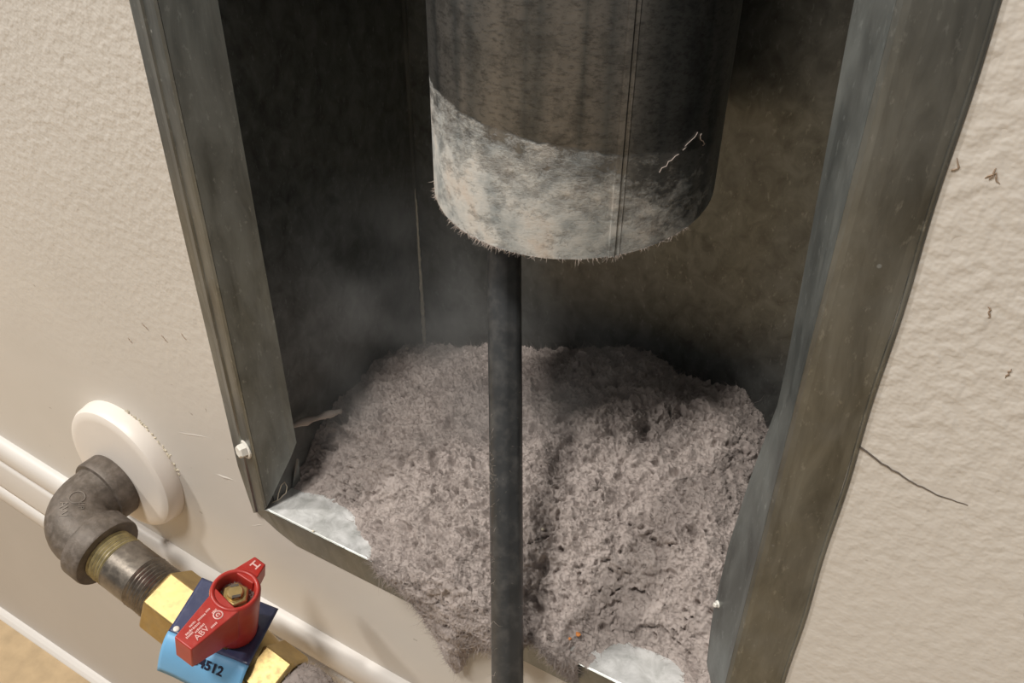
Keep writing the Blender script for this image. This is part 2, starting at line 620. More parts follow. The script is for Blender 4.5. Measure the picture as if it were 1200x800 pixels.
# marks on the wall: hairline crack, scuffs, ridges of filler around the box
def crooked(pts, n, amp):
    pts = [Vector(p) for p in pts]
    out = []
    for i in range(n + 1):
        t = i / n * (len(pts) - 1)
        k = min(int(t), len(pts) - 2)
        p = pts[k].lerp(pts[k + 1], t - k)
        p += Vector((random.uniform(-amp, amp), 0, random.uniform(-amp, amp)))
        out.append(p)
    return out


bm = bmesh.new()
cp = crooked([(66.9, -0.01, 39.5), (69.2, -0.01, 38.4), (71.4, -0.01, 37.65), (73.2, -0.01, 37.3), (75.2, -0.01, 37.25)], 22, 0.06)
tube(bm, cp, list(np.linspace(0.10, 0.035, 23)), 5)
obj('hairline_crack', bm, M['darkline'], wall)
for pts in ([(67.5, -.02, 61.8), (67.75, -.02, 61.2), (67.4, -.02, 61.0)], [(69.2, -.02, 61.0), (69.7, -.02, 61.3), (70.1, -.02, 60.7)],
            [(69.6, -.02, 61.7), (69.75, -.02, 61.2), (69.5, -.02, 60.9)], [(71.9, -.02, 52.9), (72.1, -.02, 52.2)], [(74.4, -.02, 49.0), (74.2, -.02, 48.3)],
            [(-10.5, -.02, 24), (-9.6, -.02, 23.4)], [(-14.5, -.02, 22.5), (-13.6, -.02, 21.6)], [(-18, -.02, 23.2), (-16.9, -.02, 22.4)], [(-22, -.02, 19.5), (-21.3, -.02, 18.9)]):
    bm = bmesh.new()
    tube(bm, crooked(pts, 6, 0.09), [0.02, .05, .07, .04, .07, .05, .02], 5)
    obj('scuff_mark', bm, M['scuff'], wall)
for pts, r in (([(-21, 0.2, 4.9), (-16, 0.2, 5.6), (-11, 0.2, 7.1), (-5.8, 0.2, 7.9)], 0.26), ([(-12.0, 0.26, 0.3), (-9, 0.26, 0.6), (-5.4, 0.26, 1.2)], 0.36),
               ([(-8.2, 0.18, -8.8), (-4, 0.18, -6.2), (-1.5, 0.18, -4.7)], 0.22)):
    bm = bmesh.new()
    pp = crooked(pts, 14, 0.05)
    tube(bm, pp, [r * (0.35 + 0.65 * math.sin(math.pi * i / 14)) for i in range(15)], 8)
    obj('filler_ridge', bm, M['wall'], wall, smooth=True)
# ragged caulk round the pipe hole, right of the escutcheon
bm = bmesh.new()
for i in range(60):
    a = math.radians(random.uniform(12, 78))
    rr = 11.0 + abs(random.gauss(0, 0.35))
    c = Vector((-30.47 + rr * math.cos(a), -0.02, -6.03 + rr * math.sin(a)))
    s = random.uniform(0.10, 0.30)
    mtx = Matrix.Translation(c) @ Matrix.Diagonal((s, s * 0.5, s * random.uniform(0.6, 1.3), 1))
    bmesh.ops.create_icosphere(bm, subdivisions=1, radius=1, matrix=mtx)
obj('crumbled_caulk', bm, M['caulk'], wall, kind='stuff')

# ------------------------------------------------------------------ the vent box
vb = thing('dryer_vent_box', 'open galvanized steel recessed vent box set in the cream wall', 'vent box', (31, 18, 0))


def sheet(o, t=0.16, offset=0.0):
    md = o.modifiers.new('thickness', 'SOLIDIFY')
    md.thickness = t * U
    md.offset = offset
    return o


def strips(bm, cols, nz=24):
    """cols: list of functions z-parameter(0..1)->point"""
    grid = [[bm.verts.new(c(k / nz)) for k in range(nz + 1)] for c in cols]
    for a, b in zip(grid[:-1], grid[1:]):
        for k in range(nz):
            bm.faces.new((a[k], b[k], b[k + 1], a[k + 1]))


def col(x, y, z0, wig=0.0, ph=0.0):
    def f(t):
        z = z0 + (ZT - z0) * t ** 1.7
        xx = x(z) if callable(x) else x
        return (xx + wig * math.sin(z * 0.11 + ph), y, z)
    return f


# left frame member: outer face with a crease, rounded crest, return lip into the box
bm = bmesh.new()
strips(bm, [col(-5.35, 0.0, 4.4, .06), col(-3.7, -0.42, -3.2), col(-2.75, -0.78, -2.35), col(-2.55, -0.62, -2.2), col(-0.75, -1.12, -0.6), col(-0.25, -1.22, -0.2), col(0.15, -1.12, 0.5)])
lf = obj('side_flange', bm, M['flange'], vb); sheet(lf)
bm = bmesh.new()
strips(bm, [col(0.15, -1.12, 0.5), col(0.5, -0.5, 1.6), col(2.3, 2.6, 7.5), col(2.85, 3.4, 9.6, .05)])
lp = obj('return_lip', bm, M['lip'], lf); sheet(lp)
# right frame member; its lip has been pushed about and bows
LX = ([-2, 0.3, 4, 11, 21, 30, 39, 50, 70, 150], [60.4, 60.1, 59.4, 58.95, 59.05, 59.6, 60.5, 60.1, 59.3, 59.5])
bm = bmesh.new()
strips(bm, [col(66.9, 0.0, 4.4, .06), col(66.3, -0.12, -3.2), col(64.0, -0.95, -1.6), col(62.95, -1.2, -0.4), col(62.55, -1.2, -0.2), col(62.2, -0.95, 0.0)], 40)
rf = obj('side_flange', bm, M['flange'], vb); sheet(rf)
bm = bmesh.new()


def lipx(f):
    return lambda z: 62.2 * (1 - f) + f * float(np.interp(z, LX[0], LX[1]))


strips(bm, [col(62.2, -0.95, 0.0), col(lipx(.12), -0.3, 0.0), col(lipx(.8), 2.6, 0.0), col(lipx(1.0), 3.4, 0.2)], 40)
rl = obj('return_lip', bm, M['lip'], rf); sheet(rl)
# the wall-side hem of the right flange
bm = bmesh.new()
tube(bm, [(67.05 + .07 * math.sin(z * .4), -0.05, z) for z in np.linspace(-2, ZT, 70)], 0.2, 6)
obj('flange_hem', bm, M['flange'], rf, smooth=True)
# bottom frame member with clipped corners
bm = bmesh.new()
pts_c = [(-0.25, -1.22, -0.15)] + [(x, -1.22, 0.0) for x in np.linspace(0.6, 62, 24)] + [(62.6, -1.2, -0.15)]
out = []
for p in pts_c:
    x = p[0]
    zo = np.interp(x, [-0.25, 2.7, 60, 62.6], [-5.1, -6.3, -6.2, -5.0])
    out.append((x - (1.6 if x < 0.5 else 0) * 0, 0.0, zo))
A = [bm.verts.new(p) for p in pts_c]; B = [bm.verts.new(p) for p in out]
Mid = [bm.verts.new((p[0], -1.02, p[2] - 0.35)) for p in pts_c]
for i in range(len(A) - 1):
    bm.faces.new((A[i], A[i + 1], Mid[i + 1], Mid[i])); bm.faces.new((Mid[i], Mid[i + 1], B[i + 1], B[i]))
l = bm.verts.new((-3.7, -0.02, -3.2)); r = bm.verts.new((66.2, -0.02, -3.2))
bm.faces.new((A[0], Mid[0], B[0], l)); bm.faces.new((A[-1], r, B[-1], Mid[-1]))
bf = obj('bottom_flange', bm, M['flange'], vb); sheet(bf)
# sheets of the box
bm = bmesh.new(); box(bm, 0.0, 62.5, -1.15, 36.3, -0.3, 0.0)
bevel(obj('floor_pan', bm, M['pan'], vb), 0.12, 2)
bm = bmesh.new(); box(bm, 0.0, 62.5, 36.0, 36.3, 0.0, ZT)
obj('back_panel', bm, M['panel'], vb)
bm = bmesh.new(); box(bm, -0.3, 0.0, 0.4, 36.3, -0.3, ZT)
obj('side_panel', bm, M['panel'], vb)
bm = bmesh.new(); box(bm, 62.5, 62.8, 0.4, 36.3, -0.3, ZT)
obj('side_panel', bm, M['panel'], vb)
bm = bmesh.new(); box(bm, 0.0, 62.5, -0.6, 36.3, ZT, ZT + 0.3)
obj('top_panel', bm, M['panel'], vb)
# folded seam up the back left corner, smeared with old sealant low down
bm = bmesh.new()
box(bm, 0.02, 0.5, 35.55, 36.0, 0, ZT)
sm = obj('corner_seam', bm, M['flange'], vb)
bm = bmesh.new()
tube(bm, [(0.45 + random.uniform(-.05, .05), 35.6, z) for z in np.linspace(5, 33, 40)], [0.40 * (1 - i / 48) * random.uniform(.75, 1.2) for i in range(40)], 6)
obj('sealant_bead', bm, M['caulk'], sm, smooth=True)
# bent corner tab behind the left lip
bm = bmesh.new(); prism(bm, [(0.1, 3.6, -0.0), (1.0, 4.6, 5.0), (0.5, 4.6, 0.0), (0.9, 4.4, -0.0)][:3], (0.25, 0.12, 0))
obj('corner_tab', bm, M['flange'], vb)


def hex_screw(pos, nrm, r, h):
    nrm = Vector(nrm).normalized()
    bm = bmesh.new()
    lathe(bm, [(0, 0), (0, r * 1.35), (0.22, r * 1.3), (0.3, r * 1.0)], pos, nrm, 20)
    lathe(bm, [(0.2, r * 0.98), (0.3 + h * .8, r * 0.95), (0.3 + h, r * 0.72), (0.3 + h * .96, 0)], pos, nrm, 6, 0.3)
    return bm


bm = hex_screw((-1.75, -0.85, 9.6), (-0.3, -1, 0.1), 1.0, 0.9)
o = obj('hex_screw', bm, M['whitepaint'], vb, label='white painted hex screw low on the left flange')
bm = hex_screw((59.35, 3.0, 13.4), (-0.6, -0.8, 0.1), 0.28, 0.3)
obj('rivet', bm, M['whitepaint'], vb, label='small pale rivet low on the right lip')

# ------------------------------------------------------------------ the duct
CX, CY, CR, CZ = 33.86, 18.0, 14.175, 47.98
dt = thing('vent_duct', 'round galvanized duct ending above the lint with pale dust crust', 'duct', (CX, CY, CZ))


def cut(x, y):
    return CZ - 0.039 * (x - CX) + 0.178 * (y - CY)


bm = bmesh.new()
seg = 128
hs = [0, 0.25] + list(np.linspace(1.5, ZT - 52, 26))
rings = []
for rr, hh in [(CR, h) for h in hs] + [(CR - 0.3, h) for h in reversed(hs)]:
    rings.append([bm.verts.new((CX + rr * math.cos(2 * math.pi * k / seg), CY + rr * math.sin(2 * math.pi * k / seg),
                                cut(CX + rr * math.cos(2 * math.pi * k / seg), CY + rr * math.sin(2 * math.pi * k / seg)) + (hh - (0.04 * random.random() if hh == 0 else 0)))) for k in range(seg)])
nr = len(rings)
for i in range(nr):
    A, B = rings[i], rings[(i + 1) % nr]
    for k in range(seg):
        bm.faces.new((A[k], A[(k + 1) % seg], B[(k + 1) % seg], B[k]))
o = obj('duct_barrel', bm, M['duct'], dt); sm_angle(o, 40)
# folded lock seam down the front right
bm = bmesh.new()
a0 = math.radians(-47.7)
prof = [(-0.052, -0.02), (-0.045, 0.16), (-0.012, 0.2), (0.0, 0.02), (0.022, 0.07), (0.03, -0.02)]
cols_ = []
for da, dr in prof:
    a = a0 + da
    rr = CR + dr
    x, y = CX + rr * math.cos(a), CY + rr * math.sin(a)
    cols_.append([bm.verts.new((x, y, z)) for z in [cut(x, y) - 0.02] + list(np.linspace(49, ZT - 3, 30))])
for A, B in zip(cols_, cols_[1:] + cols_[:1]):
    for k in range(len(A) - 1):
        bm.faces.new((A[k], A[k + 1], B[k + 1], B[k]))
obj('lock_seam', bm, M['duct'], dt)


# ------------------------------------------------------------------ fibres
def fibres(P, D, length, rad, curl=0.8, segs=3):
    """arrays of 3-sided bent fibres: roots P, directions D -> verts, faces"""
    n = len(P)
    L = length if hasattr(length, '__len__') else np.full(n, length)
    tang = rng.normal(size=(n, 3)); tang -= (tang * D).sum(1)[:, None] * D
    tang /= np.linalg.norm(tang, axis=1)[:, None] + 1e-9
    bend = rng.normal(size=(n, 3)) * curl
    verts = np.zeros((n, segs + 1, 3, 3))
    cur = P.copy(); d = D.copy()
    b2 = np.cross(D, tang)
    for s in range(segs + 1):
        r = rad * (1 - 0.75 * s / segs)
        for k in range(3):
            an = 2 * math.pi * k / 3
            verts[:, s, k] = cur + (tang * math.cos(an) + b2 * math.sin(an)) * r
        d = d + bend / segs
        d /= np.linalg.norm(d, axis=1)[:, None] + 1e-9
        cur = cur + d * (L / segs)[:, None]
        if s == segs // 2:
            bend = bend + rng.normal(size=(n, 3)) * curl
    verts = verts.reshape(-1, 3)
    f = []
    base = (np.arange(n) * (segs + 1) * 3)[:, None]
    for s in range(segs):
        for k in range(3):
            k2 = (k + 1) % 3
            f.append(np.stack([base[:, 0] + s * 3 + k, base[:, 0] + s * 3 + k2, base[:, 0] + (s + 1) * 3 + k2, base[:, 0] + (s + 1) * 3 + k], 1))
    return verts, np.concatenate(f)


def raw_obj(name, verts, quads, material, parent=None, smooth=True, **props):
    off = np.array(root_of(parent)) if parent is not None else np.zeros(3)
    v = verts * U + np.array([0, 0, ZO]) - off
    me = bpy.data.meshes.new(name)
    me.vertices.add(len(v)); me.vertices.foreach_set('co', v.astype(np.float32).ravel())
    me.loops.add(quads.size); me.loops.foreach_set('vertex_index', quads.astype(np.int32).ravel())
    me.polygons.add(len(quads))
    me.polygons.foreach_set('loop_start', np.arange(0, quads.size, 4, dtype=np.int32))
    me.update(calc_edges=True)
    me.validate()
    return link_mesh(name, me, material, parent, smooth, props)


# lint caught on the cut edge of the duct
n = 420
a = rng.uniform(math.radians(-150), math.radians(-15), n)
a[:160] = rng.normal(math.radians(-100), 0.16, 160); a[160:200] = rng.normal(a0, 0.03, 40)
P = np.stack([CX + CR * np.cos(a), CY + CR * np.sin(a), np.zeros(n)], 1)
P[:, 2] = CZ - 0.039 * (P[:, 0] - CX) + 0.178 * (P[:, 1] - CY) + 0.05
D = np.stack([0.4 * np.cos(a), 0.4 * np.sin(a), -np.ones(n)], 1) + rng.normal(size=(n, 3)) * 0.6
D /= np.linalg.norm(D, axis=1)[:, None]
v, f = fibres(P, D, rng.uniform(0.15, 0.75, n), 0.035, 0.9)
raw_obj('lint_fringe', v, f, M['fibre'], dt, kind='stuff', label='pale lint fringe caught on the duct rim')
# a few threads dried onto the right of the crust
bm = bmesh.new()
for da, z0, n_ in ((-33, 53.2, 1), (-24, 54.6, 1), (-12, 54.4, 1)):
    pts = []
    for i in range(7):
        a = math.radians(da + i * 1.0 * (1 if da < -14 else -.5) + random.uniform(-1.2, 1.2)); rr = CR + 0.08
        pts.append((CX + rr * math.cos(a), CY + rr * math.sin(a), z0 + i * 0.22 + random.uniform(-.12, .12)))
    tube(bm, pts, 0.045, 5)
obj('lint_thread', bm, M['fibre'], dt, kind='stuff')

# ------------------------------------------------------------------ the black cable
cb = thing('rod_cable', 'black rubber cable hanging out of the duct in front of the lint', 'cable', (36.5, 0.1, 10))
path = [(29.6, 11.6, 60), (30.0, 10.9, 50), (30.45, 10.0, 41.45), (32.6, 6.5, 33.5), (34.7, 3.15, 25.5), (36.8, -0.25, 17.3), (38.9, -3.6, 8.65), (41.0, -7.0, -0.45), (42.1, -8.7, -5.2), (44.5, -12.2, -16), (47.5, -16.5, -34), (50, -19.5, -60), (51, -20.5, -88)]
# smooth the path
pp = []
for i in range(len(path) - 1):
    p0 = Vector(path[max(i - 1, 0)]); p1 = Vector(path[i]); p2 = Vector(path[i + 1]); p3 = Vector(path[min(i + 2, len(path) - 1)])
    for t in np.linspace(0, 1, 6, endpoint=False):
        pp.append(0.5 * ((2 * p1) + (p2 - p0) * t + (2 * p0 - 5 * p1 + 4 * p2 - p3) * t * t + (3 * p1 - p0 - 3 * p2 + p3) * t ** 3))
pp.append(Vector(path[-1]))
bm = bmesh.new()
# two-core flex: flattened section with a shallow groove down each flat
segc = 28
rings = []
for i, p in enumerate(pp):
    t = (pp[min(i + 1, len(pp) - 1)] - pp[max(i - 1, 0)]).normalized()
    side = Vector((0.866, 0.5, 0)); side = (side - t * side.dot(t)).normalized()
    fr = t.cross(side)
    ring = []
    for k in range(segc):
        a = 2 * math.pi * k / segc
        c, s = math.cos(a), math.sin(a)
        g = 1 - 0.10 * math.exp(-((c - 0.42) / 0.16) ** 2) + 0.03 * math.exp(-((c - 0.05) / 0.2) ** 2)
        ring.append(bm.verts.new(p + side * (1.74 * c) + fr * (1.5 * s * g)))
    rings.append(ring)
for A, B in zip(rings[:-1], rings[1:]):
    for k in range(segc):
        bm.faces.new((A[k], A[(k + 1) % segc], B[(k + 1) % segc], B[k]))
bm.faces.new(rings[0]); bm.faces.new(rings[-1])
obj('cable_sheath', bm, M['black'], cb, smooth=True)
# lint wisps sticking to it
n = 260
t_ = rng.uniform(0, 1, n) ** 1.0
zz = np.where(rng.uniform(size=n) < 0.3, rng.normal(22, 1.6, n), rng.uniform(-8, 30, n))
px_ = np.interp(zz, [-5.2, -.45, 8.65, 17.3, 25.5, 33.5], [42.1, 41, 38.9, 36.8, 34.7, 32.6]); py_ = np.interp(zz, [-5.2, -.45, 8.65, 17.3, 25.5, 33.5], [-8.7, -7, -3.6, -.25, 3.15, 6.5])
an = rng.uniform(-math.pi, 0.0, n)
sx = np.cos(an) * 1.72; sy = np.sin(an) * 1.5
P = np.stack([px_ + .866 * sx - .5 * sy * 0 + 0.45 * np.sin(an) * 0, py_ + .5 * sx + sy * 0.95, zz + sx * 0.0 - 0.25], 1)
D = rng.normal(size=(n, 3)) * 0.7 + np.stack([np.cos(an), np.sin(an) * 0.6, np.zeros(n)], 1)
D /= np.linalg.norm(D, axis=1)[:, None]
v, f = fibres(P, D, rng.uniform(0.4, 1.3, n), 0.022, 1.2)
raw_obj('lint_wisp', v, f, M['fibre'], cb, kind='stuff', label='fine pale lint fibres clinging to the black cable')

# ------------------------------------------------------------------ the lint pile
LXc = np.array([0, 4, 10, 16, 20, 25, 30, 36, 41, 45, 49, 53, 57, 60, 62.4])
LY = np.array([36, 28, 20, 12, 8, 5, 3, 1, -1.3])
LZ = np.array([
    [6.0, 7.0, 9.0, 11.0, 12.0, 14.0, 16.0, 17.2, 17.0, 15.0, 15.6, 15.4, 9.0, 6.0, 5.0],
    [9.0, 9.5, 11., 12.5, 13.0, 14.5, 16.0, 17.0, 17.3, 16.0, 16.6, 16.5, 11., 8.0, 6.0],
    [9.0, 9.7, 11.2, 12.5, 13.3, 14.0, 14.5, 15.0, 15.0, 14.5, 14.5, 14.0, 11.5, 9.0, 7.0],
    [7.5, 7.0, 8.8, 10., 10.5, 11.0, 11.5, 11.8, 11.3, 11.0, 10.5, 10., 9.5, 8.5, 8.0],
    [4.6, 4.4, 5.6, 7.5, 8.5, 9.0, 9.5, 9.8, 8.8, 8.4, 6.6, 5.6, 6.0, 7.0, 7.0],
    [1.6, 0.6, 0.2, 3.5, 6.3, 7.3, 8.0, 7.8, 6.0, 5.5, 1.5, 0.1, 0.3, 4.0, 5.5],
    [-.8, -1., -1., 2.0, 5.0, 6.3, 7.0, 6.3, 3.5, 3.5, -.3, -1., -.8, 2.5, 5.0],
    [-1., -1., -1., -.2, 3.2, 5.0, 6.0, 4.6, 1.5, 2.2, -.6, -1., -1., 1.0, 4.0],
    [-1., -1., -1., -1., 1.2, 3.3, 4.6, 3.0, 0.3, 1.2, -.6, -1., -1., -.5, 3.0]])
NX, NV, NH = 640, 470, 130
xs_ = np.linspace(0.05, 62.4, NX)
ys_ = np.linspace(35.95, -1.3, NV)
tmp = np.array([np.interp(xs_, LXc, row) for row in LZ])                       # rows x NX
zz_ = np.array([np.interp(-ys_, -LY, tmp[:, i]) for i in range(NX)]).T         # NV x NX


def blur(a, k, axis):
    ker = np.ones(k) / k
    pad = [(0, 0), (0, 0)]; pad[axis] = (k // 2, k // 2)
    b = np.pad(a, pad, mode='edge')
    return np.apply_along_axis(lambda r: np.convolve(r, ker, mode='valid'), axis, b)


for _ in range(2):
    zz_ = blur(blur(zz_, 25, 1), 21, 0)
X = np.repeat(xs_[None, :], NV, 0); Y = np.repeat(ys_[:, None], NX, 1); Z = zz_
# part that has slumped over the front edge and hangs on the wall
hm_x = [0, 16, 17.5, 18.8, 21.3, 22.8, 24.8, 27.2, 28.6, 29.7, 30.9, 32.2, 35, 38, 39.5, 41, 42, 43, 44.5, 46.5, 48, 49.5, 51, 57, 62.4]
hm_z = [0, 0, 0, .3, -1.0, -2.6, -6, -10.0, -13.5, -15., -13, -8.5, -6.8, -5.5, -2.5, 0.6, 0.4, -1.6, -3.6, -4.2, -3.4, -.4, 0, 0, 0]
zlow = np.interp(xs_, hm_x, hm_z)
zlow = blur(zlow[None, :], 9, 1)[0]
z0 = Z[-1]
mask = np.clip((z0 - 0.4) / 1.2, 0, 1) * np.clip((z0 - zlow) / 1.0, 0, 1)
tt = np.linspace(0, 1, NH + 1)[1:]
HX = np.repeat(xs_[None, :], NH, 0)
HZ = z0[None, :] + (np.minimum(zlow, z0 - .05)[None, :] - z0[None, :]) * tt[:, None] ** 1.1
HY = -1.3 - (1.6 * np.sin(np.pi * np.clip(tt, 0, 1) ** 0.75)[:, None]) * mask[None, :] + 0.35 * tt[:, None] ** 2
HXw = HX + 0.0
keep_h = mask > 0.05
X = np.vstack([X, HXw]); Y = np.vstack([Y, HY]); Z = np.vstack([Z, HZ])
P0 = np.stack([X, Y, Z], 2)
gu = np.gradient(P0, axis=1); gv = np.gradient(P0, axis=0)
Nn = np.cross(gv, gu); Nn /= np.linalg.norm(Nn, axis=2)[:, :, None] + 1e-9
Nn *= np.sign((Nn[:, :, 2] + -0.6 * Nn[:, :, 1]))[:, :, None]
p = P0.reshape(-1, 3)


def fbm(q, oct_, bill=False, gain=0.55):
    s = 0; a = 1.0
    for o_ in range(oct_):
        nz = perlin(q * 2.03 ** o_ + 17.3 * o_)
        s = s + a * (np.abs(nz) * 2 - 0.4 if bill else nz * 1.6)
        a *= gain
    return s


warp = np.stack([perlin(p * 0.5 + 40), perlin(p * 0.5 + 80), perlin(p * 0.5 + 120)], 1) * 0.8
warp += np.stack([perlin(p * 1.7 + 140), perlin(p * 1.7 + 180), perlin(p * 1.7 + 220)], 1) * 0.3
q = p + warp
disp = 0.9 * fbm(q * 0.16, 2) + 0.95 * fbm(q * 0.30 + 9, 3, True, 0.5) + 0.24 * fbm(q * 1.6 + 3, 2, True) + 0.26 * perlin(q * 3.1) + 0.12 * perlin(q * 5.5)
# pits where clumps have pulled apart
pit = np.clip(perlin(q * np.array([0.42, 0.42, 0.75]) + 300) - 0.21, 0, 1)
disp -= pit * 6.0
pit2 = np.clip(perlin(q * np.array([1.1, 1.1, 1.9]) + 500) - 0.21, 0, 1)
pit2 *= np.clip(perlin(q * 0.22 + 700) * 2.2 + 0.6, 0.25, 1.5)
disp -= pit2 * 6.5
disp = disp.reshape(X.shape)
# calm down against the sheet metal so nothing pokes through
edge = np.clip(np.minimum(X, 62.45 - X) / 1.2, 0.05, 1) * np.clip((36 - Y) / 1.2, 0.05, 1)
hangm = np.zeros_like(X); hangm[NV:] = 1
dis_amp = np.where(hangm > 0, np.clip(mask[None, :], 0, 1) * np.clip(1.25 - np.concatenate([np.zeros(NV), tt])[:, None], .25, 1) * 0.75, np.clip((Z + 0.2) / 1.3, 0.1, 1) * edge)
Q = P0 + Nn * (disp * dis_amp)[:, :, None] * np.array([0.85, 0.85, 1.0])
rim = np.where(hangm > 0, 0, np.clip((Z - 1.5) / 2, 0, 1) * (1 - edge))
Q[:, :, 2] += disp * rim * 1.2
# hanging lint stays in front of the flange
flz = np.interp(Q[:, :, 2], [-6.2, 0], [-0.35, -1.55])
Q[NV:, :, 1] = np.minimum(Q[NV:, :, 1], np.where(Q[NV:, :, 2] < -6.2, -0.25, flz[NV:]))
Q[:, :, 0] = np.clip(Q[:, :, 0], 0.06, 62.4)
Q[:, :, 1] = np.minimum(Q[:, :, 1], 35.95)
idx = np.arange(Q.shape[0] * NX).reshape(Q.shape[0], NX)
quads = np.stack([idx[:-1, :-1], idx[1:, :-1], idx[1:, 1:], idx[:-1, 1:]], 2)
zq = Q[:, :, 2]
ok = np.maximum.reduce([zq[:-1, :-1], zq[1:, :-1], zq[1:, 1:], zq[:-1, 1:]]) > 0.02
hang_ok = np.repeat((keep_h[:-1] & keep_h[1:])[None, :], NH, 0)
ok[NV - 1:] = hang_ok
quads = quads[ok]
Vq = Q.reshape(-1, 3)
# loose fibres all over it
cand = np.unique(quads.ravel())
gu = np.gradient(Q, axis=1); gv = np.gradient(Q, axis=0)
Nq = np.cross(gv, gu); Nq /= np.linalg.norm(Nq, axis=2)[:, :, None] + 1e-9
Nq *= np.sign((Nq * Nn).sum(2))[:, :, None]
Nq = Nq.reshape(-1, 3)
nf = 95000
pick = rng.choice(cand, nf)
D = Nq[pick] * rng.uniform(0.1, 0.9, nf)[:, None] + rng.normal(size=(nf, 3)) * 0.75
D /= np.linalg.norm(D, axis=1)[:, None]
fv, ff = fibres(Vq[pick] - Nq[pick] * 0.05, D, rng.gamma(2.0, 0.30, nf), 0.034, 1.3)
kz = fv[:, 1].reshape(nf, -1)
good = (fv[:, 1].reshape(nf, -1).max(1) < 35.9) & (fv[:, 0].reshape(nf, -1).min(1) > 0.05) & (fv[:, 0].reshape(nf, -1).max(1) < 62.4)
gm = np.repeat(good, 12)
ff = ff.reshape(9, nf, 4)[:, good].reshape(-1, 4)
vall = np.vstack([Vq, fv]); qall = np.vstack([quads, ff + len(Vq)])
used = np.zeros(len(vall), bool); used[qall.ravel()] = True
remap = np.cumsum(used) - 1
raw_obj('lint_pile', vall[used], remap[qall], M['lint'], None, kind='stuff', label='heap of pinkish grey dryer lint spilling over the vent box edge', category='lint')


# ------------------------------------------------------------------ gas pipe, elbow and valve
PE = Vector((-32, -11.8, -9.0))
al = math.radians(13.76)
PD = Vector((math.cos(al), 0, -math.sin(al)))       # along the pipe
PN = Vector((math.sin(al), 0, math.cos(al)))        # up, along the valve stem
PM = Vector((0, -1, 0))                             # out of the wall


def pf(L, m_, h):
    return PE + PD * L + PM * m_ + PN * h


gp = thing('gas_valve_line', 'black iron elbow and short pipe with a brass ball valve and red handle', 'gas valve', (PE.x, PE.y, PE.z - 5))
# escutcheon, a plastic ring lying on the wall
es = bmesh.new()
ring = [(0, 11.0), (0.25, 11.05), (1.9, 10.75), (2.45, 10.4), (2.7, 9.8), (2.75, 9.0), (2.78, 4.35), (2.3, 4.2), (0, 4.2)]
lathe(es, ring, (-30.47, 0.0, -6.03), (0, -1, 0), 96, closed=True)
# shift the hole so it sits round the pipe, which is off centre
for v in es.verts:
    rx, rz = v.co.x + 30.47, v.co.z + 6.03
    if math.hypot(rx, rz) < 4.6:
        v.co.x += -1.53; v.co.z += -2.97
o = obj('escutcheon', es, M['plastic'], None, origin=(-30.47, 0, -6.03), label='round white plastic escutcheon on the wall behind the iron elbow', category='escutcheon')
sm_angle(o, 28)
# wall pipe stub
bm = bmesh.new(); lathe(bm, [(2, 3.7), (14, 3.7)], PE + Vector((0, 8.0, 0)) - Vector((0, 0, 0)), (0, 1, 0), 32)
obj('pipe_stub', bm, M['steel'], gp, smooth=True)
# elbow
bm = bmesh.new()
pth, rad = [], []
Rb = 5.0
D1 = Vector((0, 1, 0))
for L, r in ((9.0, 4.6), (9.0, 5.15), (8.8, 5.3), (6.3, 5.3), (6.05, 5.15), (5.95, 4.62), (5.4, 4.5)):
    pth.append(PE + D1 * L); rad.append(r)
cen = PE + D1 * Rb + PD * Rb
for i in range(1, 14):
    a = math.pi / 2 * i / 14
    pth.append(cen - PD * Rb * math.cos(a) - D1 * Rb * math.sin(a)); rad.append(4.5)
for L, r in ((5.4, 4.5), (6.0, 4.62), (6.1, 5.1), (6.4, 5.3), (9.1, 5.3), (9.4, 5.15), (9.4, 3.6)):
    pth.append(PE + PD * L); rad.append(r)


def hug(bm, lift):
    for v in bm.verts:
        d_ = v.co - PE
        L_, m_, h_ = d_.dot(PD), d_.dot(PM), d_.dot(PN)
        off = math.hypot(L_ - Rb, m_ + Rb) - Rb
        top = math.sqrt(max(4.5 ** 2 - off * off, 1.0))
        v.co = PE + PD * L_ + PM * m_ + PN * (top + lift + (h_ - 4.4))
    return bm


# tangents would smear at the collar steps, so place rings by hand
rings = []
for i, (c, r) in enumerate(zip(pth, rad)):
    if i < 7:
        t = -D1
    elif i >= len(pth) - 7:
        t = PD
    else:
        a = math.pi / 2 * (i - 6) / 14
        t = PD * math.sin(a) - D1 * math.cos(a)
    e1 = PN; e2 = t.cross(e1)
    rings.append([bm.verts.new(c + (e1 * math.cos(2 * math.pi * k / 40) + e2 * math.sin(2 * math.pi * k / 40)) * r) for k in range(40)])
for A, B in zip(rings[:-1], rings[1:]):
    for k in range(40):
        bm.faces.new((A[k], A[(k + 1) % 40], B[(k + 1) % 40], B[k]))
elb = obj('elbow', bm, M['iron'], gp); sm_angle(elb, 38)
# cast marks on the elbow: ring mark and letters
mk = bmesh.new()
cmk = PE + PN * 4.40 + PM * -1.8 + PD * 1.4
nrm = PN
for r_ in (1.05,):
    prev = None
    pts = [cmk + (PD * math.cos(t) + PM * math.sin(t)) * r_ + PN * (-0.10 * (math.sin(t) + 1) * 0.2) for t in np.linspace(0, 2 * math.pi, 25)]
    tube(mk, pts, 0.12, 6, cap=False)
hug(mk, 0.02)
obj('cast_mark', mk, M['ironedge'], elb, smooth=True)
ex_ = (PD * 0.75 + PM * 0.66).normalized(); ey_ = PN.cross(ex_)
obj('cast_letter', hug(text_bm('AW', 1.6, PE + PN * 4.40 + PM * 0.6 + PD * 1.5, ex_, ey_, PN, 0.09), 0.0), M['ironedge'], elb)
obj('cast_letter', hug(text_bm('UP', 1.1, PE + PN * 4.40 + PM * -1.2 + PD * 3.0, ex_, ey_, PN, 0.09), 0.0), M['ironedge'], elb)
